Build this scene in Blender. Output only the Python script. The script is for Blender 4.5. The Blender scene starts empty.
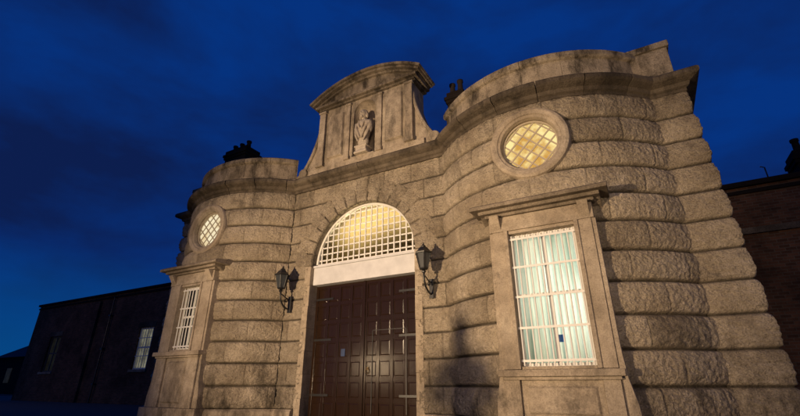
import bpy, math, random
from mathutils import Vector, noise
random.seed(7)
S=bpy.context.scene; COL=S.collection
PI=math.pi; R_=math.radians
# ------------------------------------------------------------------ helpers
class MB:
    def __init__(s): s.v=[]; s.f=[]; s.a={}
    def add(s,vs,fs):
        n=len(s.v); s.v+= [tuple(p) for p in vs]; s.f+=[tuple(i+n for i in f) for f in fs]
    def box(s,x0,x1,y0,y1,z0,z1):
        s.add([(x0,y0,z0),(x1,y0,z0),(x1,y1,z0),(x0,y1,z0),(x0,y0,z1),(x1,y0,z1),(x1,y1,z1),(x0,y1,z1)],
              [(0,3,2,1),(4,5,6,7),(0,1,5,4),(1,2,6,5),(2,3,7,6),(3,0,4,7)])
    def frustum(s,x0,x1,z0,z1,yb,yf,inset):   # raised panel facing -Y
        a=inset
        s.add([(x0,yb,z0),(x1,yb,z0),(x1,yb,z1),(x0,yb,z1),(x0+a,yf,z0+a),(x1-a,yf,z0+a),(x1-a,yf,z1-a),(x0+a,yf,z1-a)],
              [(4,5,6,7),(0,1,5,4),(1,2,6,5),(2,3,7,6),(3,0,4,7)])
    def prism_y(s,poly,y0,y1):               # poly of (x,z) CCW seen from -Y
        n=len(poly)
        s.add([(x,y0,z) for x,z in poly]+[(x,y1,z) for x,z in poly],
              [tuple(range(n)),tuple(range(2*n-1,n-1,-1))]+[(i,i+n,(i+1)%n+n,(i+1)%n) for i in range(n)])
    def prism_z(s,poly,z0,z1):
        n=len(poly)
        s.add([(x,y,z0) for x,y in poly]+[(x,y,z1) for x,y in poly],
              [tuple(range(n-1,-1,-1)),tuple(range(n,2*n))]+[(i,(i+1)%n,(i+1)%n+n,i+n) for i in range(n)])
    def prism_x(s,poly,x0,x1):               # poly of (y,z)
        n=len(poly)
        s.add([(x0,y,z) for y,z in poly]+[(x1,y,z) for y,z in poly],
              [tuple(range(n-1,-1,-1)),tuple(range(n,2*n))]+[(i,(i+1)%n,(i+1)%n+n,i+n) for i in range(n)])
    def tube(s,pts,r,n=8):
        pts=[Vector(p) for p in pts]; vs=[];fs=[]
        rr=r if isinstance(r,(list,tuple)) else [r]*len(pts)
        for i,p in enumerate(pts):
            t=(pts[min(i+1,len(pts)-1)]-pts[max(i-1,0)]).normalized()
            u=t.cross(Vector((0,0,1)))
            if u.length<.05: u=t.cross(Vector((0,1,0)))
            u.normalize(); w=t.cross(u)
            for k in range(n):
                a=2*PI*k/n; vs.append(p+(u*math.cos(a)+w*math.sin(a))*rr[i])
        for i in range(len(pts)-1):
            for k in range(n):
                fs.append((i*n+k,i*n+(k+1)%n,(i+1)*n+(k+1)%n,(i+1)*n+k))
        fs.append(tuple(range(n-1,-1,-1))); fs.append(tuple(range((len(pts)-1)*n,len(pts)*n)))
        s.add(vs,fs)
    def lathe(s,prof,c,n=24,axis='z'):       # prof (r,h)
        vs=[];fs=[]
        for r,h in prof:
            for k in range(n):
                a=2*PI*k/n
                if axis=='z': vs.append((c[0]+r*math.cos(a),c[1]+r*math.sin(a),c[2]+h))
                else: vs.append((c[0]+r*math.cos(a),c[1]+h,c[2]+r*math.sin(a)))
        m=len(prof)
        for i in range(m-1):
            for k in range(n):
                q=(i*n+k,i*n+(k+1)%n,(i+1)*n+(k+1)%n,(i+1)*n+k)
                fs.append(q if axis=='z' else q[::-1])
        s.add(vs,fs)
    def ell(s,c,r,n=16,m=10):
        vs=[];fs=[]
        for i in range(m+1):
            p=PI*i/m
            for k in range(n):
                a=2*PI*k/n
                vs.append((c[0]+r[0]*math.sin(p)*math.cos(a),c[1]+r[1]*math.sin(p)*math.sin(a),c[2]-r[2]*math.cos(p)))
        for i in range(m):
            for k in range(n): fs.append((i*n+k,i*n+(k+1)%n,(i+1)*n+(k+1)%n,(i+1)*n+k))
        s.add(vs,fs)
    def sweep(s,path,prof,closed=True,caps=True):
        P=[Vector((x,y)) for x,y in path]; n=len(prof); vs=[]; fs=[]
        for i,p in enumerate(P):
            ns=[]
            if i>0: d=(P[i]-P[i-1]).normalized(); ns.append(Vector((d.y,-d.x)))
            if i<len(P)-1: d=(P[i+1]-P[i]).normalized(); ns.append(Vector((d.y,-d.x)))
            m=sum(ns,Vector((0,0)))/len(ns); m=m/max(.3,m.length_squared)
            for o,z in prof: q=p+m*o; vs.append((q.x,q.y,z))
        for i in range(len(P)-1):
            for k in range(n if closed else n-1):
                k2=(k+1)%n; fs.append((i*n+k,(i+1)*n+k,(i+1)*n+k2,i*n+k2))
        if caps and closed:
            fs.append(tuple(range(n))); fs.append(tuple(range(len(P)*n-1,(len(P)-1)*n-1,-1)))
        s.add(vs,fs)
    def blocks(s,path,prof,every,seed=0,gap=.004):   # the same sweep cut into stone lengths with fine joints
        P=[Vector(p) for p in path]; cor=set()
        for i in range(1,len(P)-1):
            if (P[i]-P[i-1]).angle(P[i+1]-P[i])>.2: cor.add(i)
        st=0; t=s.a.setdefault('tint',[]); k=0
        for i in range(1,len(P)):
            last=i==len(P)-1
            if (i-st>=every and i not in cor and (i+1) not in cor) or last:
                q=P[st:i+1]; q=[p.copy() for p in q]
                q[0]=q[0]+(q[1]-q[0]).normalized()*gap; q[-1]=q[-1]+(q[-2]-q[-1]).normalized()*gap
                dz=(hsh(k,seed,3)-.5)*.008; do=(hsh(k,seed,5)-.5)*.012
                s.sweep([tuple(p) for p in q],[(o+(do if o>-.2 else 0),z+dz) for o,z in prof])
                t+= [(hsh(k,seed)-.5)*.5]*(len(s.v)-len(t)); st=i; k+=1
    def build(s,name,mat,parent=None,bevel=0,smooth=False,loc=None,fix=False):
        me=bpy.data.meshes.new(name); me.from_pydata(s.v,[],s.f); me.update()
        for k,vals in s.a.items():
            at=me.attributes.new(k,'FLOAT','POINT'); at.data.foreach_set('value',vals)
        if fix:
            import bmesh
            b=bmesh.new(); b.from_mesh(me); bmesh.ops.recalc_face_normals(b,faces=b.faces); b.to_mesh(me); b.free()
        me.materials.append(mat)
        o=bpy.data.objects.new(name,me); COL.objects.link(o)
        if parent: o.parent=parent
        if loc: o.location=loc
        if smooth:
            me.polygons.foreach_set('use_smooth',[True]*len(me.polygons))
        if bevel:
            b=o.modifiers.new('bevel','BEVEL'); b.width=bevel; b.segments=2; b.limit_method='ANGLE'; b.angle_limit=R_(35)
        return o
def empty(name,loc=(0,0,0),parent=None,rz=0):
    o=bpy.data.objects.new(name,None); COL.objects.link(o); o.location=loc; o.rotation_euler.z=rz
    o.empty_display_size=.2
    if parent: o.parent=parent
    return o
def tag(o,label=None,cat=None,group=None,kind=None):
    if label: o['label']=label
    if cat: o['category']=cat
    if group: o['group']=group
    if kind: o['kind']=kind
    return o
def kids(o): return [c for c in bpy.data.objects if c.parent==o]
def copy_tree(o,parent=None):
    ch=kids(o); c=o.copy(); COL.objects.link(c); c.parent=parent
    for k in ch: copy_tree(k,c)
    return c
# ------------------------------------------------------------------ materials
class NT:
    def __init__(s,name):
        s.m=bpy.data.materials.new(name); s.m.use_nodes=True; s.t=s.m.node_tree; s.t.nodes.clear()
        s.out=s.n('ShaderNodeOutputMaterial')
    def n(s,t,**k):
        x=s.t.nodes.new(t)
        for a,b in k.items(): setattr(x,a,b)
        return x
    def l(s,a,b): s.t.links.new(a,b)
    def val(s,x,i,v):
        if hasattr(v,'links'): s.l(v,x.inputs[i])
        else: x.inputs[i].default_value=v
    def math(s,op,a,b=0,clamp=False):
        x=s.n('ShaderNodeMath',operation=op,use_clamp=clamp); s.val(x,0,a); s.val(x,1,b); return x.outputs[0]
    def mix(s,f,a,b,bt='MIX'):
        x=s.n('ShaderNodeMix',data_type='RGBA',blend_type=bt); s.val(x,0,f)
        for i,v in ((6,a),(7,b)):
            if hasattr(v,'links'): s.l(v,x.inputs[i])
            else: x.inputs[i].default_value=(*v,1) if len(v)==3 else v
        return x.outputs[2]
    def pos(s,scale=(1,1,1)):
        g=s.n('ShaderNodeNewGeometry'); m=s.n('ShaderNodeMapping'); m.inputs['Scale'].default_value=scale
        s.l(g.outputs['Position'],m.inputs[0]); return m.outputs[0]
    def noise(s,vec,scale,detail=4,rough=.6,dist=0):
        x=s.n('ShaderNodeTexNoise'); s.l(vec,x.inputs['Vector']); x.inputs['Scale'].default_value=scale
        x.inputs['Detail'].default_value=detail; x.inputs['Roughness'].default_value=rough; x.inputs['Distortion'].default_value=dist
        return x.outputs['Fac']
    def ramp(s,f,stops):
        x=s.n('ShaderNodeValToRGB'); s.l(f,x.inputs[0]); e=x.color_ramp.elements
        while len(e)<len(stops): e.new(.5)
        for q,(p,c) in zip(e,stops): q.position=p; q.color=(*c,1) if len(c)==3 else c
        return x.outputs[0]
    def rng(s,v,a,b,c,d):
        h=s.n('ShaderNodeMapRange'); s.l(v,h.inputs[0])
        for i,q in enumerate((a,b,c,d)): h.inputs[i+1].default_value=q
        return h.outputs[0]
    def attr(s,name):
        x=s.n('ShaderNodeAttribute',attribute_name=name); return x.outputs['Fac']
    def bump(s,h,strength,dist,prev=None):
        b=s.n('ShaderNodeBump'); s.l(h,b.inputs['Height']); b.inputs['Strength'].default_value=strength; b.inputs['Distance'].default_value=dist
        if prev: s.l(prev,b.inputs['Normal'])
        return b.outputs[0]
    def bsdf(s,color,rough=.8,normal=None,metal=0,spec=.3):
        p=s.n('ShaderNodeBsdfPrincipled'); s.val(p,'Base Color',color if hasattr(color,'links') else (*color,1))
        s.val(p,'Roughness',rough); p.inputs['Metallic'].default_value=metal; p.inputs['Specular IOR Level'].default_value=spec
        if normal: s.l(normal,p.inputs['Normal'])
        s.l(p.outputs[0],s.out.inputs[0]); return p
def stone(name,c1,c2,c3,rock=1.0,grime_shade=.5,top_grime_base_shade=True,pit_shade=.5,lich_=.5):
    t=NT(name); p=t.pos()
    big=t.noise(p,.9,5,.6); med=t.noise(p,6,6,.7); fine=t.noise(p,42,5,.75)
    col=t.ramp(big,[(.33,c2),(.5,c1),(.66,c3)])
    col=t.mix(t.math('MULTIPLY',t.ramp(med,[(.36,(1,1,1)),(.56,(0,0,0))]),.42),col,tuple(v*.45 for v in c1))
    col=t.mix(t.math('MULTIPLY',t.ramp(fine,[(.38,(1,1,1)),(.55,(0,0,0))]),pit_shade),col,tuple(v*.35 for v in c2))  # low spots of the fine bump darkened in colour, as shade
    tint=t.attr('tint'); col=t.mix(t.math('ABSOLUTE',tint),col,t.mix(t.math('GREATER_THAN',tint,0),tuple(v*.3 for v in c2),(c3[0]*1.3,c3[1]*1.28,c3[2]*1.25)),)
    j=t.attr('joint_pit_shade'); col=t.mix(t.math('MULTIPLY',j,.8,True),col,(.035,.029,.022))
    st=t.noise(t.pos((1.6,1.6,.6)),1.2,7,.72)
    g=t.n('ShaderNodeSeparateXYZ'); t.l(t.pos(),g.inputs[0]); z=g.outputs[2]
    m=t.ramp(st,[(.46,(0,0,0)),(.62,(1,1,1))])
    if top_grime_base_shade:
        m=t.math('MULTIPLY',m,t.math('ADD',t.rng(z,5.4,7.8,.16,1),t.rng(z,2.4,.2,0,1.0)))  # grime towards the top; darkening at the base painted for the light's falloff
    col=t.mix(t.math('MULTIPLY',m,grime_shade,True),col,(.03,.025,.02))
    lich=t.ramp(t.noise(p,1.7,10,.8),[(.55,(0,0,0)),(.67,(1,1,1))])
    col=t.mix(t.math('MULTIPLY',lich,lich_),col,(.045,.038,.03))
    v=t.n('ShaderNodeTexVoronoi'); t.l(p,v.inputs['Vector']); v.inputs['Scale'].default_value=24; v.inputs['Detail'].default_value=2
    n1=t.bump(t.noise(t.pos((1,1,1.3)),16,6,.72,.4),min(1,rock),.05*max(.4,rock))
    n2=t.bump(v.outputs['Distance'],min(1,.8*rock),.04,n1)
    n3=t.bump(fine,.7,.018,n2)
    t.bsdf(col,.92,n3,spec=.12); return t.m
M={}
M['rust']=stone('rock_faced_stone',(.56,.47,.35),(.40,.325,.235),(.69,.59,.46),1.0,.75,True,.5,.5)
M['rust2']=stone('vermiculated_stone',(.57,.48,.36),(.42,.34,.245),(.69,.59,.46),1.2,.6,True,.5,.45)
M['ashlar']=stone('dressed_stone',(.47,.39,.295),(.35,.285,.21),(.57,.485,.375),.3,.6,True,.4,.5)
M['weather_shade']=stone('weathered_shaded_stone',(.12,.096,.072),(.055,.044,.033),(.21,.175,.132),.4,.9,True,.5)  # weathered colour, darkened further to paint shade on the cornice soffit
M['weather_shade2']=stone('weathered_parapet_stone',(.31,.255,.19),(.17,.138,.10),(.44,.37,.285),.4,.9,True,.5,.65)
M['statue']=stone('weathered_statue_stone',(.58,.50,.40),(.44,.37,.29),(.64,.56,.46),.4,.3,False,.45,.3)
def plain(name,c,rough=.6,metal=0,var=.25,scale=20,bump=.15,spec=.4):
    t=NT(name); n=t.noise(t.pos(),scale,5,.65)
    col=t.mix(n,tuple(v*(1-var) for v in c),tuple(min(1,v*(1+var)) for v in c))
    t.bsdf(col,rough,t.bump(n,bump,.01),metal,spec); return t.m
M['white']=plain('white_paint',(.76,.75,.72),.5,0,.12,9)
M['lintel']=plain('painted_timber_beam',(.60,.60,.61),.6,0,.28,3)
M['black']=plain('black_iron',(.014,.014,.015),.4,0,.3,30,.2,.5)
M['dark']=plain('dark_interior',(.03,.025,.02),.9)
M['plaster']=plain('cream_room_plaster',(.7,.65,.52),.9,0,.1,2)
M['vault']=plain('cream_vault_plaster',(.44,.36,.21),.9,0,.15,1.2)
M['lead']=plain('lead_roof',(.09,.09,.10),.7,0,.3,3)
M['pot']=plain('sooty_chimney_pot',(.02,.014,.012),.9)
M['leadcame']=plain('cream_glazing_bar',(.42,.36,.27),.6,0,.2,20)
M['asphalt']=plain('asphalt',(.045,.043,.042),.85,0,.5,60,.6)
M['paving']=plain('stone_paving',(.09,.08,.075),.85,0,.35,3,.3)
M['kerb']=plain('granite_kerb',(.15,.145,.14),.8)
M['slate']=plain('slate_roof',(.03,.03,.032),.8,0,.3,8)
M['brass']=plain('aged_brass',(.10,.07,.035),.55,.6)
M['notice']=plain('blue_notice_card',(.03,.05,.12),.7)
M['blue']=plain('blue_card',(.03,.12,.42),.6)
def wood():
    t=NT('varnished_brown_door'); g=t.noise(t.pos((14,14,.8)),3,6,.7,.3); b=t.noise(t.pos(),1.5,4)
    col=t.mix(g,(.012,.006,.0035),(.036,.018,.010)); col=t.mix(t.math('MULTIPLY',b,.5),col,(.014,.008,.005))
    t.bsdf(col,t.rng(b,.3,.7,.15,.20),t.bump(g,.4,.0025),0,.36); return t.m
M['wood']=wood()
def brick(name,c1,c2,mort):
    t=NT(name); g=t.n('ShaderNodeSeparateXYZ'); t.l(t.pos(),g.inputs[0]); c=t.n('ShaderNodeCombineXYZ')
    t.l(t.math('ADD',g.outputs[0],g.outputs[1]),c.inputs[0]); t.l(g.outputs[2],c.inputs[1])
    b=t.n('ShaderNodeTexBrick'); t.l(c.outputs[0],b.inputs['Vector']); b.inputs['Scale'].default_value=1
    b.inputs['Brick Width'].default_value=.24; b.inputs['Row Height'].default_value=.085; b.inputs['Mortar Size'].default_value=.008
    b.inputs['Color1'].default_value=(*c1,1); b.inputs['Color2'].default_value=(*c2,1); b.inputs['Mortar'].default_value=(*mort,1)
    n=t.noise(t.pos(),.7,6,.7); n2=t.noise(t.pos(),30,4)
    col=t.mix(t.math('MULTIPLY',t.ramp(n,[(.4,(0,0,0)),(.65,(1,1,1))]),.7),b.outputs[0],(.015,.01,.008))
    n0=t.bump(b.outputs['Fac'],-.6,.012); t.bsdf(col,.9,t.bump(n2,.4,.01,n0),spec=.15); return t.m
M['brick']=brick('red_brown_brick',(.19,.09,.052),(.09,.046,.028),(.15,.12,.09))
M['soot']=brick('sooty_brick',(.022,.015,.012),(.014,.011,.009),(.02,.018,.015))
def glass():
    t=NT('window_glass'); a=t.n('ShaderNodeBsdfTransparent'); b=t.n('ShaderNodeBsdfGlossy'); b.inputs['Roughness'].default_value=.04
    f=t.n('ShaderNodeFresnel'); f.inputs[0].default_value=1.45; m=t.n('ShaderNodeMixShader')
    t.l(f.outputs[0],m.inputs[0]); t.l(a.outputs[0],m.inputs[1]); t.l(b.outputs[0],m.inputs[2]); t.l(m.outputs[0],t.out.inputs[0]); return t.m
M['glass']=glass()
def curtain(name,c1,c2):
    t=NT(name); n=t.noise(t.pos((9,1,.35)),1,4,.6); a=t.n('ShaderNodeBsdfTranslucent'); d=t.n('ShaderNodeBsdfDiffuse')
    col=t.ramp(n,[(.36,c1),(.6,c2)]); t.l(col,a.inputs[0]); t.l(col,d.inputs[0])
    m=t.n('ShaderNodeMixShader'); m.inputs[0].default_value=.35; t.l(a.outputs[0],m.inputs[1]); t.l(d.outputs[0],m.inputs[2]); t.l(m.outputs[0],t.out.inputs[0]); return t.m
M['curtain']=curtain('pale_green_net_curtain',(.40,.50,.42),(.88,.92,.83))
M['curtain2']=curtain('cream_net_curtain',(.7,.66,.55),(.92,.9,.8))
def glow(name,c1,c2,s,scale=3,stops=(.35,.65)):
    t=NT(name); n=t.noise(t.pos(),scale,4,.6); col=t.ramp(n,[(stops[0],c1),(stops[1],c2)])
    e=t.n('ShaderNodeEmission'); t.l(col,e.inputs[0]); e.inputs[1].default_value=s
    g=t.n('ShaderNodeBsdfGlossy'); g.inputs['Roughness'].default_value=.15; m=t.n('ShaderNodeMixShader'); m.inputs[0].default_value=.04
    t.l(e.outputs[0],m.inputs[1]); t.l(g.outputs[0],m.inputs[2]); t.l(m.outputs[0],t.out.inputs[0]); return t.m
M['oculus']=glow('lit_obscured_glass',(.62,.33,.07),(1,.80,.34),1.1,2.4,(.38,.58))
M['oculus2']=glow('pale_lit_obscured_glass',(.80,.60,.32),(1,.88,.60),1.0,2.4,(.36,.6))
M['winglit']=glow('dim_lit_blind',(.16,.15,.10),(.42,.40,.28),.5,2)
M['windim']=glow('faint_glow_blind',(.012,.012,.012),(.03,.03,.028),.3,2)  # faint glow put into the panes of dark windows
M['lampglass']=plain('smoked_lantern_glass',(.05,.055,.06),.15,0,.2,6,.05,.6)
# ------------------------------------------------------------------ plan
XC=-6.95; HW=1.83; CW=2.85; BO=5.45; HC=2.6; SAG=1.2; EB=8.74
RB=(HC*HC+SAG*SAG)/(2*SAG); YC=10-SAG+RB; AB=math.asin(HC/RB)
Z0=.35; CH=.62; NCO=11; ZT=Z0+CH*NCO      # 7.17
SPR=4.45
def arc(xb,n=36): return [(xb+RB*math.sin(-AB+2*AB*i/n),YC-RB*math.cos(-AB+2*AB*i/n)) for i in range(n+1)]
def fr(x): return x-math.floor(x)
def hsh(*a): return fr(math.sin(sum(v*w for v,w in zip(a,(127.1,311.7,74.7))))*43758.5453)
def sstep(x): x=max(0,min(1,x)); return x*x*(3-2*x)
def rustic(ulen,mapf,seed,skip=None,bulge=.07,amp=.03,jdeep=.05,bl=1.05,du=.021,vj=.75,z0=Z0,ncourse=NCO,vw=.026,hw=.05,vs=1.0,dark=None):
    mb=MB(); nu=max(2,int(round(ulen/du))); nz=int(ncourse*CH/du); tint=[];jo=[]
    N=noise.noise; VO=noise.voronoi
    for i in range(nz+1):
        z=z0+ncourse*CH*i/nz; kk=min(ncourse-1,int((z-z0)/CH)); t=(z-z0)/CH-kk
        dz=min(t,1-t)*CH
        off=(kk%2)*.5*bl+hsh(kk,seed)*.3
        for j in range(nu+1):
            u=ulen*j/nu
            q=(u+off)/bl; b=math.floor(q); du_=min(q-b,1-(q-b))*bl
            wob=.007*N(Vector((u*3,z*3,seed)))
            hj=1-sstep((dz+wob)/hw); vjv=(1-sstep((du_+wob)/vw))*vj
            g=max(hj,vjv)
            prof=bulge*math.sqrt(max(0,1-abs(2*t-1)**2.2))
            n1=N(Vector((u*1.8+seed*7,z*2.6,kk*3.3+b*1.7))); n2=N(Vector((u*8+seed,z*10,b*.7)))
            vd=VO(Vector((u*12*vs+n2*.4+seed,z*14*vs+n1*.5,b*.37+kk)))[0]
            rough=amp*(n1*.6+n2*.4+(vd[0]-.35)*1.8)
            d=prof+rough*(1-g)-jdeep*g
            tv=(hsh(kk,b,seed)-.5)*.75
            hollow_shade=max(0,.29-vd[0])*1.8  # shade of the pits put into the colour; frontal lamps barely cast it
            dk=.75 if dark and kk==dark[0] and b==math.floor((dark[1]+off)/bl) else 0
            tint.append(tv*.6); jo.append(max(max(0,g-.15)*1.35,hollow_shade*(1-g),dk*(.75+.5*n2)))
            mb.v.append(mapf(u,z,d))
    def c(i,j): return i*(nu+1)+j
    for i in range(nz):
        z=z0+ncourse*CH*(i+.5)/nz
        for j in range(nu):
            u=ulen*(j+.5)/nu
            if skip and skip(u,z): continue
            mb.f.append((c(i,j),c(i,j+1),c(i+1,j+1),c(i+1,j)))
    mb.a['tint']=tint; mb.a['joint_pit_shade']=jo
    return mb
gate=tag(empty('gatehouse',(XC,10,0)),'tan stone prison gatehouse with two round bays, arched gateway and curved pediment','gatehouse')
def P(o): o.parent=gate; o.location=(-XC,-10,0); return o
def gp(mb,name,mat,parent=None,**k):
    if parent is None: return P(mb.build(name,mat,None,**k))
    return mb.build(name,mat,parent,**k)
# --- bays
OZR=6.12; OZL=5.96; OXL=-.10; WXL=-.22
def bay_map(xb):
    def f(u,z,d):
        a=-AB+u/RB; r=RB+d; return (xb+r*math.sin(a),YC-r*math.cos(a),z)
    return f
for s in (1,-1):
    xb=XC+s*BO
    oz,ox,wx=(OZR,0,0) if s>0 else (OZL,OXL,WXL)
    def bskip(u,z,oz=oz,ox=ox,wx=wx):
        x=RB*math.sin(-AB+u/RB)
        if abs(x-wx)<.8 and 1.2<z<4.05: return True
        return (x-ox)**2+(z-oz)**2<.72**2
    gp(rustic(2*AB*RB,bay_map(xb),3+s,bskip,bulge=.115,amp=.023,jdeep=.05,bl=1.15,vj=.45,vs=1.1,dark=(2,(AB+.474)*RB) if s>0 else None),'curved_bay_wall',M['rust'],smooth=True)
    x0,x1=(XC+s*(BO+HC),XC+s*EB) if s>0 else (XC+s*EB,XC+s*(BO+HC))
    w=x1-x0; ret=1.6; bat=.27 if s>0 else .05      # the end piers widen slightly towards the ground
    def pmap(u,z,d,x0=x0,x1=x1,w=w,s=s,bat=bat):
        e=bat*(1-(z-Z0)/(CH*NCO))
        if s>0:
            if u<w: return (x0+u*(1+e/w)+(d if u>w-.025 else 0),10-d,z)
            return (x1+d+e,10+(u-w),z)
        if u<ret: return (x0-d-e,10+ret-u,z)
        return (x0-e+(u-ret)*(1+e/w)-(d if u<ret+.025 else 0),10-d,z)
    gp(rustic(w+ret,pmap,11+s,None,bulge=.085,amp=.022,jdeep=.02,bl=9,vj=0,vs=1.1),'end_pier',M['rust'],smooth=True)
# --- central wall
def cmap(u,z,d): return (XC-CW+u,10-d,z)
def cskip(u,z):
    x=u-CW
    if z<SPR: return abs(x)<HW+.09
    return x*x+(z-SPR)**2<(2.1)**2
gp(rustic(2*CW,cmap,5,cskip,bulge=.02,amp=.031,jdeep=.03,bl=.93,vs=1.1,vj=.65),'central_wall',M['rust2'],smooth=True)
for s in (-1,1):
    mb=MB()
    for k in range(7):
        z0=.0+k*.64; z1=z0+.64
        if k==6: z1=SPR-.005
        x0,x1=sorted((XC+s*HW,XC+s*(HW+.22))); mb.box(x0,x1,9.975-(.0 if k%2 else .012),10.6,z0+.001,z1-.001)
    gp(mb,'door_jamb',M['ashlar'],bevel=.012)
# voussoirs
nv=15
tint=[];jo=[];mb=MB()
for k in range(nv):
    a0=PI*k/nv+.002; a1=PI*(k+1)/nv-.002; key=(k==nv//2)
    ro=2.68 if key else 2.54
    n=14; m=22
    base=len(mb.v); tv=(hsh(k,3)-.5)*.4
    for i in range(m+1):
        for j in range(n+1):
            r=HW+(ro-HW)*i/m; a=a0+(a1-a0)*j/n
            e=min(i/m,1-i/m)*(ro-HW); ea=min(j/n,1-j/n)*(a1-a0)*r; ee=min(e,ea)
            x=r*math.cos(a); z=r*math.sin(a)
            vd=noise.voronoi(Vector((x*13,z*13,k)))[0][0]
            d=.030+(.03 if key else 0)-.045*(1-sstep(ee/.03))+(.022*noise.noise(Vector((x*6,z*6,k)))+.055*(vd-.4))*sstep(ee/.06)
            mb.v.append((XC+x,10-d,SPR+z)); tint.append(tv); jo.append(max(max(0,1-ee/.03)*.55,max(0,.29-vd)*1.8))  # dark joints, plus painted shade in the pits
    for i in range(m):
        for j in range(n):
            q=base+i*(n+1)+j; mb.f.append((q,q+1,q+n+2,q+n+1)[::-1])
    ring=[base+j for j in range(n+1)]+[base+i*(n+1)+n for i in range(1,m+1)]+[base+m*(n+1)+j for j in range(n-1,-1,-1)]+[base+i*(n+1) for i in range(m-1,0,-1)]
    b2=len(mb.v)
    for q in ring:
        v=mb.v[q]; mb.v.append((v[0],10.6,v[2])); tint.append(tv); jo.append(0)
    L=len(ring)
    for q in range(L): mb.f.append((ring[q],b2+q,b2+(q+1)%L,ring[(q+1)%L]))
mb.a['tint']=tint; mb.a['joint_pit_shade']=jo
gp(mb,'arch_voussoirs',M['rust2'],smooth=False,fix=True)
# --- cornice, parapet, plinth
endL=[(XC-EB,12.0),(XC-EB,10)]; endR=[(XC+EB,10),(XC+EB,12.0)]
mid=[(XC-CW+2*CW*i/8,10) for i in range(1,8)]
aL=arc(XC-BO); aR=arc(XC+BO); full=endL+aL+mid+aR+endR
prof=[(-.25,7.12),(.08,7.12),(.08,7.20),(.14,7.23),(.17,7.31),(.25,7.34),(.32,7.37),(.36,7.41),(.36,7.50),(.32,7.55),(.26,7.57),(-.25,7.66)]
mb=MB(); mb.blocks(full,prof,6,1); gp(mb,'cornice',M['weather_shade'],fix=True)
pp=[(-.5,7.60),(-.04,7.62),(-.04,7.78),(-.11,7.82),(-.11,8.34),(-.05,8.36),(-.01,8.40),(-.01,8.52),(-.06,8.57),(-.5,8.62)]
for s in (-1,1):
    pa=arc(XC+s*BO)
    mb=MB(); mb.blocks(pa,pp,6,7+s,.006); gp(mb,'parapet',M['weather_shade2'],fix=True)
    x0,x1=sorted((XC+s*(BO+HC-.25),XC+s*(EB-.04)))
    mb=MB(); mb.box(x0,x1,9.99,11.2,7.60,8.50); mb.box(x0-.05,x1+.05,9.94,11.25,8.503,8.67); gp(mb,'parapet_pier',M['weather_shade2'],bevel=.02)
    ef=.27 if s>0 else .05
    seg=([(XC-EB-ef,12.0),(XC-EB-ef,10)]+arc(XC-BO)+[(XC-HW-.25,10)]) if s<0 else ([(XC+HW+.25,10)]+arc(XC+BO)+[(XC+EB+ef,10),(XC+EB+ef,12.0)])
    mb=MB(); mb.sweep(seg,[(-.2,0),(.14,0),(.14,.30),(.09,.36),(-.2,.36)]); gp(mb,'plinth',M['ashlar'],fix=True)
# --- roof and rear walls
mb=MB()
outl=[(x,y+.15) for x,y in full[1:-1]]+[(XC+EB-.1,19.8),(XC-EB+.1,19.8)]
mb.prism_z(outl,7.4,7.58); roof=gp(mb,'roof',M['lead'],fix=True)
mb=MB()
mb.box(XC-EB+.05,XC-EB+.4,11.55,20,0,7.9); mb.box(XC+EB-.4,XC+EB-.05,11.55,20,0,7.9); mb.box(XC-EB+.4,XC+EB-.4,19.6,20,0,7.9)
gp(mb,'side_wall',M['brick'])
def chimney(parent,cx,cy,z0,z1,wx,wy,npot):
    mb=MB(); a,b=wx/2,wy/2
    mb.box(cx-a,cx+a,cy-b,cy+b,z0,z1-.45)
    mb.box(cx-a-.05,cx+a+.05,cy-b-.05,cy+b+.05,z1-.447,z1-.33); mb.box(cx-a-.09,cx+a+.09,cy-b-.09,cy+b+.09,z1-.327,z1-.2); mb.box(cx-a-.02,cx+a+.02,cy-b-.02,cy+b+.02,z1-.197,z1)
    mb.build('chimney',M['soot'],parent,bevel=.012)
    for i in range(npot):
        mb=MB(); x=cx-wx/2+wx*(i+.5)/npot; h=.34+.2*hsh(i,cx)
        mb.lathe([(0.001,0),(.12,0),(.105,.06),(.09,h-.1),(.115,h-.08),(.115,h),(.08,h),(.07,.05)],(x,cy-.1,z1),14)
        mb.build('chimney_pot',M['pot'],parent,smooth=True)
chimney(roof,-15.0,11.6,7.6,11.15,1.35,.8,3)
chimney(roof,-4.3,12.0,7.6,10.68,.6,.6,2)
# --- attic / pediment
mb=MB()
AW=1.83; N0=.44; NZ0=7.90; NZ1=9.67
pl=[(XC-AW,NZ0),(XC-N0,NZ0)]+[(XC-N0,NZ1)]+[(XC-N0*math.cos(PI*i/16),NZ1+N0*math.sin(PI*i/16)) for i in range(1,16)]+[(XC+N0,NZ1),(XC+N0,NZ0),(XC+AW,NZ0),(XC+AW,10.22),(XC-AW,10.22)]
mb.prism_y(pl,9.95,10.5)
mb.box(XC-2.25,XC+2.25,9.90,10.85,7.62,NZ0-.003)
mb.box(XC-AW+.003,XC+AW-.003,10.52,10.82,NZ0,10.22)
for s in (-1,1):
    for a,b,y in ((.56,.72,9.88),(1.62,1.88,9.84)):
        x0,x1=sorted((XC+s*a,XC+s*b)); mb.box(x0,x1,y,9.948,NZ0,10.06)
        mb.box(x0-.03,x1+.03,y-.03,9.948,10.063,10.14); mb.box(x0-.03,x1+.03,y-.03,9.948,NZ0+.002,NZ0+.12)
    x0,x1=sorted((XC+s*.84,XC+s*1.5)); mb.frustum(x0,x1,8.15,9.9,9.949,9.87,.035)
gp(mb,'attic_block',M['ashlar'],bevel=.012)
mb=MB()  # niche lining
for i in range(17):
    a=PI*i/16
    for z in (NZ0,NZ1): mb.v.append((XC-N0*math.cos(a),9.97+.36*math.sin(a),z))
for i in range(16): mb.f.append((2*i,2*i+2,2*i+3,2*i+1))
b=len(mb.v)
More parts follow.
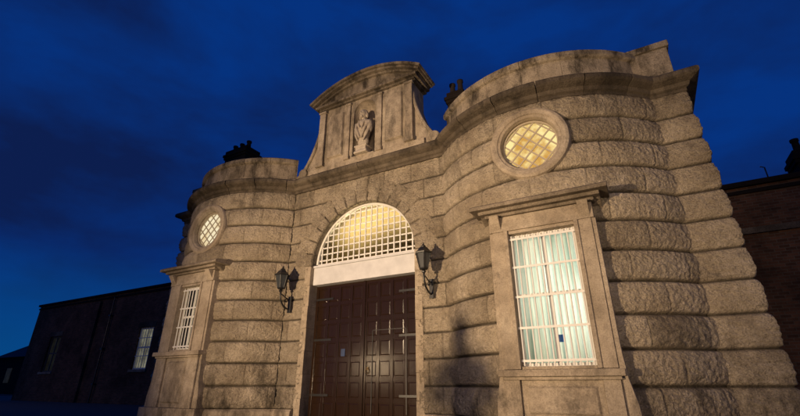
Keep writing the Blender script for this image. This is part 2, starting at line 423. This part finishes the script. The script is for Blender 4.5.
for j in range(9):
    e=PI/2*j/8
    for i in range(17):
        a=PI*i/16; mb.v.append((XC-N0*math.cos(a)*math.cos(e),9.97+.36*math.sin(a)*math.cos(e),NZ1+N0*math.sin(e)))
for j in range(8):
    for i in range(16): q=b+j*17+i; mb.f.append((q,q+1,q+18,q+17))
mb.box(XC-N0,XC+N0,9.9,10.36,NZ0-.01,NZ0+.04)
gp(mb,'niche',M['ashlar'],smooth=False)
mb=MB()
mb.box(XC-1.95,XC+1.95,9.86,10.85,10.223,10.29); mb.box(XC-2.06,XC+2.06,9.75,10.85,10.293,10.38)
def arcband(r0,r1,hw,zc,n=28):
    a0=math.asin(hw/r1); pts=[(XC+r1*math.sin(-a0+2*a0*i/n),zc+r1*math.cos(-a0+2*a0*i/n)) for i in range(n+1)]
    pts2=[(XC+r0*math.sin(a0-2*a0*i/n),zc+r0*math.cos(a0-2*a0*i/n)) for i in range(n+1)]
    return (pts+pts2)[::-1]
RR=3.9; zc=10.96-RR
a0=math.asin(1.86/RR)
ty=[(XC+(RR+.005)*math.sin(a0-2*a0*i/24),zc+(RR+.005)*math.cos(a0-2*a0*i/24)) for i in range(25)]
mb.prism_y([(XC-1.86,10.383),(XC+1.86,10.383)]+ty,9.93,10.8)
for r0,r1,hw,y in ((RR,RR+.08,2.1,9.84),(RR+.083,RR+.16,2.2,9.72),(RR+.163,RR+.25,2.28,9.64)):
    mb.prism_y(arcband(r0,r1,hw,zc),y,10.85)
gp(mb,'curved_pediment',M['weather_shade2'],bevel=.01,fix=True)
for s in (-1,1):   # scrolled side wings
    pts=[]
    for i in range(13):
        t=i/12; pts.append((XC+s*(AW+.02+ .95*(t**1.7)+.06*math.sin(t*PI)),9.75-2.0*(1-(1-t)**1.4)))
    poly=[(XC+s*(AW+.003),7.64)]+[(XC+s*(AW+1.0),7.64)]+pts[::-1]
    mb=MB(); mb.prism_y(poly,10.0,10.6)
    mb.tube([(p[0],9.97,p[1]) for p in pts],.06,8)
    mb.lathe([(.001,-.03),(.16,-.03),(.18,.0),(.18,.08)],(XC+s*(AW+.72),9.95,7.88),16,'y')
    gp(mb,'scroll_bracket',M['ashlar'],fix=True)
# --- gate passage behind the fanlight
mb=MB(); rv=HW+.06; n=24
ys=[10.55,12,13.4,14.8,16.5]
for y in ys:
    for i in range(n+1):
        a=PI*i/n; mb.v.append((XC+rv*math.cos(a),y,SPR+rv*math.sin(a)))
for k in range(len(ys)-1):
    for i in range(n): q=k*(n+1)+i; mb.f.append((q,q+1,q+n+2,q+n+1))
gp(mb,'passage_vault',M['vault'],smooth=True)
for s in (-1,1):
    mb=MB(); a,b=sorted((XC+s*rv,XC+s*(rv+.1))); mb.box(a,b,10.62,16.5,0,SPR); gp(mb,'passage_wall',M['dark'])
mb=MB(); mb.box(XC-2.2,XC+2.2,16.5,16.6,0,6.6); gp(mb,'passage_end_wall',M['dark'])
# --- lintel, fanlight
mb=MB(); mb.box(XC-HW+.002,XC+HW-.002,10.12,10.58,3.86,4.40); mb.box(XC-HW+.002,XC+HW-.002,10.08,10.5,4.403,4.47)
gp(mb,'lintel',M['lintel'],bevel=.01)
fan=P(empty('fanlight_window'))
mb=MB(); Ri=HW-.01; gs=.205
for i in range(-8,9):
    x=i*gs; h=math.sqrt(max(0,(Ri-.04)**2-x*x))
    mb.box(XC+x-.020,XC+x+.020,10.235,10.265,SPR+.03,SPR+h)
for k in range(1,9):
    z=k*gs; w=math.sqrt(max(0,(Ri-.04)**2-z*z)); mb.box(XC-w,XC+w,10.262,10.292,SPR+z-.020,SPR+z+.020)
mb.build('lattice_grille',M['white'],fan)
mb=MB(); pts=[(Ri*math.cos(PI*i/32),Ri*math.sin(PI*i/32)) for i in range(33)]; pi=[((Ri-.07)*math.cos(PI*i/32),(Ri-.07)*math.sin(PI*i/32)) for i in range(33)]
for i in range(32):
    q=[pts[i],pts[i+1],pi[i+1],pi[i]]; mb.prism_y([(XC+x,SPR+.02+z) for x,z in q],10.2,10.3)
mb.box(XC-Ri,XC+Ri,10.2,10.3,4.475,4.53)
mb.build('frame',M['white'],fan,fix=True)
# --- gate door
door=P(empty('gate_door'))
for s in (-1,1):
    mb=MB(); x0,x1=sorted((XC+s*.006,XC+s*(HW-.005))); H=3.85; w=x1-x0
    mb.box(x0,x1,10.36,10.42,.02,H)
    nc,nr=4,7; st=.085; cw=(w-st*(nc+1))/nc; rh=(H-.02-.1*(nr+1))/nr
    xs=[x0+(cw+st)*i for i in range(nc+1)]
    for x in xs: mb.box(x,x+st,10.335,10.357,.02,H)
    for i in range(nc):
        for k in range(nr+1): z=.02+(rh+.1)*k; mb.box(xs[i]+st+.001,xs[i+1]-.001,10.337,10.357,z,min(H,z+.1))
        for k in range(nr):
            z=.12+(rh+.1)*k; mb.frustum(xs[i]+st+.025,xs[i+1]-.025,z+.025,z+rh-.025,10.358,10.345,.025)
    mb.build('door_leaf',M['wood'],door,bevel=.003)
mb=MB(); mb.box(XC-.035,XC+.035,10.30,10.332,.02,3.85); mb.build('meeting_strip',M['wood'],door,bevel=.008)
mb=MB()
for x in (XC+.30,XC+1.36): mb.box(x-.010,x+.010,10.326,10.334,.3,2.4)
mb.box(XC+.30,XC+1.36,10.326,10.334,2.402,2.42); mb.build('wicket_door_frame',M['black'],door)
mb=MB(); mb.tube([(XC+.16+.06*math.cos(a*PI/8),10.315,1.35+.06*math.sin(a*PI/8)) for a in range(17)],.01); mb.box(XC+.12,XC+.20,10.32,10.334,1.37,1.45)
mb.build('ring_handle',M['brass'],door)
mb=MB(); mb.box(XC-.76,XC-.62,10.320,10.333,1.75,1.95); mb.build('notice_plate',M['notice'],door)
for s in (-1,1):
    for z in (.7,2.2,3.4):
        mb=MB(); a,b=sorted((XC+s*1.15,XC+s*1.8)); mb.box(a,b,10.320,10.333,z,z+.06); mb.build('strap_hinge',M['black'],door)
# --- bay windows
def bay_window(W,ZB,cur,yrec,nb):
    r=empty('bay_window'); y0=8.62
    mb=MB()
    for s in (-1,1):
        def bx(a,b,ya,yb,z0,z1):
            p,q=sorted((s*a,s*b)); mb.box(p,q,ya,yb,z0,z1)
        bx(W,1.0,y0,9.15,ZB-.05,4.05)
        bx(W,W+.08,y0-.035,y0-.002,ZB-.05,4.05)
        poly=[(1.003,.38),(1.22,.38),(1.20,.7),(1.12,1.1),(1.09,1.6),(1.08,4.05),(1.003,4.05)]
        poly=[(s*x,z) for x,z in poly]
        mb.prism_y(poly if s>0 else poly[::-1],y0+.03,9.2)
        bx(W+.05,1.0,y0-.03,9.15,.38,ZB-.24)
        mb.prism_x([(y0+.02,4.05),(y0-.2,4.05+.32),(y0-.2,4.38),(y0+.02,4.38)],*sorted((s*.80,s*1.0)))
    mb.box(-1.06,1.06,y0-.012,9.15,4.053,4.38)
    mb.box(-W,W,y0+.02,9.1,3.98,4.05)
    mb.build('surround',M['ashlar'],r,bevel=.014,fix=True)
    mb=MB()
    mb.box(-1.12,1.12,y0-.08,9.2,4.383,4.45); mb.box(-1.24,1.24,y0-.18,9.2,4.453,4.53)
    mb.prism_x([(9.3,4.533),(y0-.30,4.533),(y0-.30,4.61),(y0-.24,4.65),(9.3,4.78)],-1.4,1.4)
    mb.prism_x([(9.3,4.3),(8.95,4.3),(y0-.17,4.53),(9.3,4.53)],-1.237,-1.0)
    mb.prism_x([(9.3,4.3),(8.95,4.3),(y0-.17,4.53),(9.3,4.53)],1.0,1.237)
    mb.build('hood',M['weather_shade2'],r,bevel=.012,fix=True)
    mb=MB(); mb.box(-1.1,1.1,y0-.13,9.15,ZB-.18,ZB-.06); mb.box(-1.03,1.03,y0-.07,9.15,ZB-.24,ZB-.183); mb.box(-W+.003,W-.003,y0+.01,9.1,ZB-.057,ZB)
    mb.build('sill',M['ashlar'],r,bevel=.015)
    mb=MB(); mb.box(-W-.05,W+.05,y0+.03,9.1,.38,ZB-.243); mb.frustum(-W+.05,W-.05,.5,ZB-.34,y0+.031,y0-.01,.04); mb.box(-1.3,1.3,y0-.08,9.15,0,.377)
    mb.build('apron_panel',M['ashlar'],r,bevel=.012)
    mb=MB(); yf=yrec+.1
    for a,b in ((-W,-W+.06),(W-.06,W),(-.028,.028)): mb.box(a,b,yf,yf+.06,ZB,3.98)
    for z in (ZB,(ZB+3.98)/2,3.91): mb.box(-W,W,yf+.004,yf+.056,z,z+.06)
    mb.build('frame',M['white'],r)
    mb=MB(); mb.box(-W,W,yf+.025,yf+.03,ZB,3.97); mb.build('pane',M['glass'],r)
    mb=MB(); yg=yrec
    for i in range(nb):
        x=-(W-.05)+2*(W-.05)*i/(nb-1); mb.tube([(x,yg,ZB+.01),(x,yg,3.94)],.016,8)
    nh=5 if W>.6 else 4
    for i in range(nh):
        z=ZB+.10+(3.86-ZB-.10)*i/(nh-1); mb.box(-W+.005,W-.005,yg-.026,yg-.014,z-.022,z+.022)
    mb.build('window_bars',M['white'],r)
    mb=MB(); nx=140
    for i in range(nx+1):
        x=-.76+1.52*i/nx
        for z,k in ((1.25,1.1),(2.6,1.0),(4.1,.6)):
            mb.v.append((x,9.04+.012*k*math.sin(x*38+1.5*math.sin(x*9))+.014*math.sin(x*13),z))
    for i in range(nx):
        for k in range(2): q=i*3+k; mb.f.append((q,q+3,q+4,q+1))
    mb.build('curtain',cur,r,smooth=True)
    mb=MB(); 
    for b_ in ((-1,-.9,9.16,10.6,1.1,4.3),(.9,1,9.16,10.6,1.1,4.3),(-1,1,10.6,10.7,1.1,4.3),(-1,1,9.16,10.7,1.0,1.1),(-1,1,9.16,10.7,4.3,4.4)): mb.box(*b_)
    mb.build('room_lining',M['plaster'],r)
    if W>.6:
        mb=MB(); mb.box(.02,.14,8.955,8.965,1.76,1.90); mb.build('blue_card',M['blue'],r)
    return r
w=bay_window(.67,1.32,M['curtain'],8.70,12); w.parent=gate; w.location=(BO,-10,0)
w2=bay_window(.49,2.0,M['curtain2'],8.74,7); w2.parent=gate; w2.location=(-BO+WXL,-10,.0)
for s,e,c in ((1,25,(.90,1,.92)),(-1,36,(1,.87,.62))):
    l=bpy.data.lights.new('room_light','AREA'); l.shape='RECTANGLE'; l.size=1.1; l.size_y=2.2; l.energy=e; l.color=c
    o=bpy.data.objects.new('room_light',l); COL.objects.link(o); o.location=(XC+s*BO+.2,9.9,2.75); o.rotation_euler=(R_(-90),0,0)
# --- round windows
def round_window(pm):
    r=empty('round_window')
    mb=MB(); mb.lathe([(.66,.35),(.63,-.02),(.66,-.10),(.71,-.12),(.73,-.15),(.82,-.17),(.88,-.14),(.90,-.08),(.90,.42)],(0,8.82,0),56,'y')
    mb.build('surround',M['ashlar'],r,smooth=False,fix=True)
    mb=MB(); mb.lathe([(.001,0),(.66,0)],(0,8.93,0),40,'y'); mb.build('pane',M[pm],r)
    mb=MB(); rr=.63; c45=math.sqrt(.5)
    for k in range(-2,4):
        d=(k-.5)*.215; h=math.sqrt(rr*rr-d*d)
        for sg in (1,-1):
            p0=(c45*-h - sg*c45*d, sg*c45*-h + c45*d); p1=(c45*h - sg*c45*d, sg*c45*h + c45*d)
            nx,nz=-sg*c45*.017,c45*.017
            y=8.885 if sg>0 else 8.895
            mb.prism_y([(p0[0]-nx,p0[1]-nz),(p1[0]-nx,p1[1]-nz),(p1[0]+nx,p1[1]+nz),(p0[0]+nx,p0[1]+nz)],y,y+.02)
    mb.lathe([(.64,.05),(.64,-.03),(.595,-.03),(.595,.05)],(0,8.89,0),40,'y')
    mb.build('diamond_lattice',M['leadcame'],r,fix=True)
    return r
r1=round_window('oculus'); r1.parent=gate; r1.location=(BO,-10,OZR); r2=round_window('oculus2'); r2.parent=gate; r2.location=(-BO+OXL,-10,OZL)
# ------------------------------------------------------------------ bust in the niche
mb=MB()
mb.box(-.25,.25,-.19,.19,0,.08); mb.box(-.20,.20,-.16,.16,.07,.24); mb.box(-.24,.24,-.18,.18,.24,.29)
mb.ell((0,0,.48),(.20,.15,.28)); mb.ell((0,-.01,.82),(.26,.17,.34)); mb.ell((0,0,1.14),(.31,.17,.20)); mb.ell((-.25,-.01,1.02),(.10,.12,.26)); mb.ell((.25,-.01,1.02),(.10,.12,.26))
mb.ell((0,-.01,1.34),(.085,.09,.15)); mb.ell((.0,-.06,1.53),(.125,.14,.17)); mb.ell((0,-.01,1.57),(.155,.14,.16)); mb.ell((0,-.20,1.51),(.026,.035,.045)); mb.ell((0,-.15,1.40),(.06,.07,.05))
for s in (-1,1):
    mb.ell((s*.14,-.01,1.47),(.04,.06,.10)); mb.tube([(s*.27,-.07,1.20),(s*.16,-.19,.88),(s*.03,-.19,.55)],[.05,.045,.035])
    mb.tube([(s*.12,-.12,1.26),(s*.09,-.19,1.06),(s*.02,-.20,.88)],[.04,.035,.03]); mb.tube([(s*.30,-.05,1.0),(s*.22,-.14,.70),(s*.10,-.17,.44)],[.045,.045,.03])
    mb.ell((s*.042,-.165,1.58),(.033,.02,.012))
st=mb.build('bust_statue',M['statue'],None,fix=True); st.location=(XC,9.94,NZ0+.045)
rm=st.modifiers.new('r','REMESH'); rm.mode='VOXEL'; rm.voxel_size=.016; rm.use_smooth_shade=True
sm=st.modifiers.new('s','SMOOTH'); sm.iterations=2; sm.factor=.5
tag(st,'pale carved stone bust of a robed man standing in the arched niche above the gate','statue')
# ------------------------------------------------------------------ wall lanterns
def lantern():
    r=empty('wall_lantern')
    mb=MB(); mb.box(-.06,.06,-.14,-.10,-.38,.12); mb.tube([(0,-.10,.0),(0,.03,0)],.03)
    mb.build('wall_plate',M['black'],r,bevel=.008)
    mb=MB(); pts=[(0,-.13,-.28)]+[(0,-.13-.42*math.sin(PI/2*i/10),-.28+.40*(1-math.cos(PI/2*i/10))) for i in range(1,11)]+[(0,-.55,.24)]
    mb.tube(pts,.025); mb.tube([(0,-.13,.02),(0,-.3,.05),(0,-.5,.13)],.016)
    sp=[(0,-.27+.075*math.cos(a)*(1-a/9),-.04+.075*math.sin(a)*(1-a/9)) for a in [i*.4 for i in range(18)]]; mb.tube(sp,.014,6)
    mb.build('bracket',M['black'],r,smooth=True)
    c=(0,-.55,.20); n=6
    mb=MB()
    mb.lathe([(.001,0),(.055,0),(.065,.03),(.03,.05),(.11,.08),(.125,.10),(.125,.12),(.001,.12)],c,n)
    for k in range(n):
        a=2*PI*k/n; mb.tube([(c[0]+.115*math.cos(a),c[1]+.115*math.sin(a),c[2]+.115),(c[0]+.205*math.cos(a),c[1]+.205*math.sin(a),c[2]+.49)],.012,6)
    mb.lathe([(.001,.485),(.235,.485),(.243,.512),(.178,.56),(.115,.645),(.07,.67),(.08,.69),(.045,.715),(.022,.75),(.03,.77),(.001,.80)],c,n)
    mb.build('lantern_frame',M['black'],r,fix=True)
    mb=MB(); mb.lathe([(.001,.121),(.105,.122),(.193,.484),(.001,.4845)],c,n); mb.build('lantern_glass',M['lampglass'],r,fix=True)
    return r
la=lantern(); la.location=(XC+2.36,10,3.42); lb=copy_tree(la); lb.location=(XC-2.5,10,3.42)
tag(la,'black iron bracket lantern on the wall to the right of the gate','wall lantern','lanterns either side of the gate')
tag(lb,'black iron bracket lantern on the wall to the left of the gate','wall lantern','lanterns either side of the gate')
# ------------------------------------------------------------------ wings
def wing(name,label,x0,x1,y,zt,wins,depth=7):
    r=tag(empty(name,(x0,y,0)),label,'brick building')
    def add(mb,nm,mat,par=None,**k):
        o=mb.build(nm,mat,par or r,**k)
        if par is None: o.location=(-x0,-y,0)
        return o
    mb=MB(); xs=x0; th=.4
    for (wx,ww,z0,z1,mat) in sorted(wins):
        mb.box(xs,wx-ww/2,y,y+th,0,zt); mb.box(wx-ww/2,wx+ww/2,y,y+th,0,z0); mb.box(wx-ww/2,wx+ww/2,y,y+th,z1,zt); xs=wx+ww/2
    mb.box(xs,x1,y,y+th,0,zt); mb.box(x0,x0+th,y+th,y+depth,0,zt); mb.box(x1-th,x1,y+th,y+depth,0,zt); mb.box(x0+th,x1-th,y+depth-th,y+depth,0,zt)
    add(mb,'wall',M['brick'])
    mb=MB(); mb.box(x0-.1,x1+.0,y-.12,y+.5,zt+.003,zt+.16); mb.box(x0-.05,x1,y-.06,y-.002,zt-.22,zt-.1); add(mb,'coping',M['soot'],bevel=.02)
    mb=MB(); mb.prism_x([(y+.4,zt-.3),(y+.4,zt-.15),(y+depth-.4,zt-.15),(y+depth-.4,zt-.3)],x0+.4,x1-.4); ro=add(mb,'roof',M['slate'],fix=True)
    for (wx,ww,z0,z1,mat) in wins:
        w_=empty('window',(-x0,-y,0),r)
        mb=MB(); a,b=wx-ww/2,wx+ww/2
        for p,q in ((a,a+.09),(b-.09,b),(wx-.03,wx+.03)): mb.box(p,q,y+.12,y+.18,z0,z1)
        for z in (z0,(z0+z1)/2,z1-.09): mb.box(a,b,y+.124,y+.176,z,z+.09)
        mb.build('frame',M['white'] if mat!='windim' else M['paving'],w_)
        mb=MB(); mb.box(a,b,y+.2,y+.22,z0,z1); mb.build('pane',M[mat],w_)
        mb=MB(); mb.box(a-.12,b+.12,y-.09,y+.14,z0-.14,z0-.003); mb.build('sill',M['weather_shade2'],w_,bevel=.01)
        mb=MB(); mb.box(a-.15,b+.15,y-.02,y+.12,z1+.003,z1+.32); mb.build('lintel',M['weather_shade'],w_,bevel=.01)
        if mat!='windim':
            mb=MB()
            for i in range(6): x=a+ww*(i+.5)/6; mb.tube([(x,y+.06,z0),(x,y+.06,z1)],.016,6)
            mb.box(a,b,y+.05,y+.06,z0+.7,z0+.74); mb.box(a,b,y+.05,y+.06,z1-.6,z1-.56); mb.build('window_bars',M['white'],w_)
    return r,add,ro
lw,ladd,lroof=wing('brick_wing','long low brick wing left of the gatehouse with two windows',-39.5,XC-EB-.05,15,6.4,[(-25.3,1.4,1.8,4.1,'winglit'),(-35.8,1.5,1.8,4.1,'windim')],8)
mb=MB(); mb.tube([(-29.3,14.88,0),(-29.3,14.88,6.2)],.045)
for z in (1,3,5): mb.box(-29.4,-29.2,14.8,14.998,z,z+.08)
ladd(mb,'drainpipe',M['black'])
for a,b in ((-31.6,-30.9),(-20.5,-19.9)):
    mb=MB(); mb.box(a,b,14.85,14.998,0,6.1); ladd(mb,'buttress',M['brick'])
rw,radd,rroof=wing('brick_wing','dark brick wing right of the gatehouse with roof chimney',XC+EB,26,15,6.45,[(12,1.4,1.8,4.1,'windim')],8)
mb=MB(); mb.box(XC+EB,26,14.9,14.998,5.0,5.18); radd(mb,'string_course',M['weather_shade'])
chimney(rroof,5.55,16.4,6.2,7.75,.9,.8,2)
mb=MB(); mb.tube([(4.2,15.6,6.2),(4.2,15.6,7.2),(4.1,15.6,7.25)],.02); radd(mb,'vent_pipe',M['black'])
# distant house at far left
hs=tag(empty('distant_house',(-62,24,0)),'distant dark house with a slate roof at the far left edge beyond the wing','house')
mb=MB(); mb.box(-8,8,0,8,0,4.0); mb.build('wall',M['soot'],hs)
mb=MB(); mb.prism_x([(-.4,4.003),(4,6.4),(8.4,4.003)],-8.3,8.3); hr=mb.build('roof',M['slate'],hs,fix=True)
mb=MB(); mb.box(3.5,4.6,3.4,4.6,5.5,7.4); mb.build('chimney',M['soot'],hr,bevel=.02)
for x in (-4,0,4):
    mb=MB(); mb.box(x-.6,x+.6,-.04,-.003,1.2,2.8); mb.build('window',M['windim'],hs)
# ------------------------------------------------------------------ ground
mb=MB(); mb.add([(-400,-400,-.12),(400,-400,-.12),(400,400,-.12),(-400,400,-.12)],[(0,1,2,3)]); tag(mb.build('ground',M['asphalt']),'dark asphalt yard and road','ground',kind='structure')
mb=MB(); mb.box(-60,30,5.6,24,-.118,-.002); tag(mb.build('pavement',M['paving']),'stone paving in front of the gatehouse','pavement',kind='structure')
mb=MB()
for i in range(90): mb.box(-60+i,-60+i+.99,5.45,5.597,-.118,.006)
tag(mb.build('kerb',M['kerb'],bevel=.01),'grey kerb stones along the pavement','kerb',kind='structure')
# ------------------------------------------------------------------ person standing outside the frame (casts the shadow on the bay)
def person(loc,rz):
    V=[];E=[];Rr=[]
    def v(p,r,par=None):
        V.append(p); Rr.append(r); i=len(V)-1
        if par is not None: E.append((par,i))
        return i
    pel=v((0,0,.95),(.22,.16)); wa=v((0,0,1.12),(.21,.15),pel); ch=v((0,0,1.32),(.24,.17),wa); nk=v((0,-.01,1.46),(.09,.09),ch); hd0=v((0,-.02,1.52),(.10,.10),nk); hd=v((0,-.03,1.60),(.145,.145),hd0); hd2=v((0,-.02,1.68),(.15,.15),hd); v((0,-.02,1.75),(.11,.11),hd2)
    for s in (-1,1):
        h=v((s*.11,0,.90),(.14,.14),pel); k=v((s*.14,-.02,.50),(.09,.09),h); a=v((s*.17,.0,.10),(.05,.05),k); f=v((s*.18,-.06,.04),(.045,.035),a); v((s*.20,-.17,.03),(.04,.025),f)
        sh=v((s*.23,0,1.39),(.10,.10),ch); el=v((s*.35,-.04,1.13),(.07,.07),sh); wr=v((s*.18,-.29,1.10),(.035,.032),el); ha=v((s*.11,-.34,1.12),(.038,.022),wr)
        for q in range(4): 
            a_=v((s*.09,-.38,1.145-.018*q),(.009,.009),ha); v((s*.05,-.395,1.145-.018*q),(.008,.008),a_)
        t_=v((s*.09,-.33,1.165),(.011,.011),ha); v((s*.06,-.35,1.18),(.009,.009),t_)
    me=bpy.data.meshes.new('body'); me.from_pydata(V,E,[]); o=bpy.data.objects.new('person',me); COL.objects.link(o)
    o.modifiers.new('skin','SKIN')
    if me.skin_vertices:
        sv=me.skin_vertices[0].data
        for i,r in enumerate(Rr): sv[i].radius=r
        sv[0].use_root=True
    ss=o.modifiers.new('sub','SUBSURF'); ss.levels=1; ss.render_levels=2
    me.materials.append(M['person']); o.location=loc; o.rotation_euler.z=rz; return o
M['person']=plain('dark_coat_cloth',(.03,.03,.04),.9)
LX,LY,LZ=-8.7,-7,1.2
pr=person((LX+.315*5.0,LY+.315*16.6,-.12),R_(180-17))
tag(pr,'person in dark coat standing with both hands held in front of the waist','person')
# ------------------------------------------------------------------ lights
def spot(name,loc,tgt,e,c,ang,blend=.5,rad=.25):
    l=bpy.data.lights.new(name,'SPOT'); l.energy=e; l.color=c; l.spot_size=R_(ang); l.spot_blend=blend; l.shadow_soft_size=rad
    o=bpy.data.objects.new(name,l); COL.objects.link(o); o.location=loc
    o.rotation_euler=(Vector(tgt)-Vector(loc)).to_track_quat('-Z','Y').to_euler(); return o
spot('flood_left',(LX,LY,LZ),(-6.0,10,4.4),15500,(1,.71,.43),66,1.0,.16)
spot('door_glare_spot',(-13.6,-1.0,2.0),(-6.3,10.3,1.4),420,(1,.72,.42),17,1,.45)  # added spot, aimed so its reflection makes the glare on the door
spot('street_lamp_right',(3.5,-8,4.5),(-2.2,10,4.9),3900,(1,.73,.45),52,1,.8)
spot('left_wing_fill',(-34,0,5.5),(-28,15,3.0),260,(1,.66,.38),110,1,.3)  # added fill light that warms the left wing's brick
spot('right_wing_fill',(12,3,5.5),(7,15,3.5),200,(1,.64,.36),90,1,.3)  # added fill light that lifts the right wing out of the dark
l=bpy.data.lights.new('passage_lamp','SPOT'); l.energy=330; l.color=(1,.80,.42); l.shadow_soft_size=.12; l.spot_size=R_(125); l.spot_blend=1
o=bpy.data.objects.new('passage_lamp',l); COL.objects.link(o); o.location=(XC-.3,11.3,4.4); o.rotation_euler=(R_(180),0,0)
# ------------------------------------------------------------------ sky
W=bpy.data.worlds.new('World'); S.world=W; W.use_nodes=True; nt=W.node_tree; nt.nodes.clear()
def wn(t): return nt.nodes.new(t)
tc=wn('ShaderNodeTexCoord'); mp=wn('ShaderNodeMapping'); mp.inputs['Scale'].default_value=(1,1,2.2); mp.inputs['Location'].default_value=(.3,.1,.2)
nt.links.new(tc.outputs['Generated'],mp.inputs[0])
nz=wn('ShaderNodeTexNoise'); nz.inputs['Scale'].default_value=2.3; nz.inputs['Detail'].default_value=6; nz.inputs['Roughness'].default_value=.54; nz.inputs['Distortion'].default_value=.2
nt.links.new(mp.outputs[0],nz.inputs['Vector'])
rp=wn('ShaderNodeValToRGB'); nt.links.new(nz.outputs['Fac'],rp.inputs[0]); e=rp.color_ramp.elements
e[0].position=.36; e[0].color=(.0038,.013,.075,1); e[1].position=.64; e[1].color=(.0018,.032,.205,1)
sx=wn('ShaderNodeSeparateXYZ'); nt.links.new(tc.outputs['Generated'],sx.inputs[0])
mr=wn('ShaderNodeMapRange'); nt.links.new(sx.outputs[2],mr.inputs[0]); mr.inputs[1].default_value=.24; mr.inputs[2].default_value=.03; mr.inputs[3].default_value=0; mr.inputs[4].default_value=.7
mx=wn('ShaderNodeMix'); mx.data_type='RGBA'; nt.links.new(mr.outputs[0],mx.inputs[0]); nt.links.new(rp.outputs[0],mx.inputs[6]); mx.inputs[7].default_value=(.001,.08,.27,1)
bg=wn('ShaderNodeBackground'); nt.links.new(mx.outputs[2],bg.inputs[0]); bg.inputs[1].default_value=1.0
ow=wn('ShaderNodeOutputWorld'); nt.links.new(bg.outputs[0],ow.inputs[0])
# ------------------------------------------------------------------ camera
cam=bpy.data.cameras.new('camera'); cam.lens=19.0; cam.sensor_width=36; cam.clip_end=2000; cam.clip_start=.05
co=bpy.data.objects.new('camera',cam); COL.objects.link(co); co.location=(0,0,1.0); co.rotation_euler=(R_(90+22.7),0,R_(29.2)); S.camera=co
S.view_settings.view_transform='Standard'; S.view_settings.look='None'; S.view_settings.exposure=0
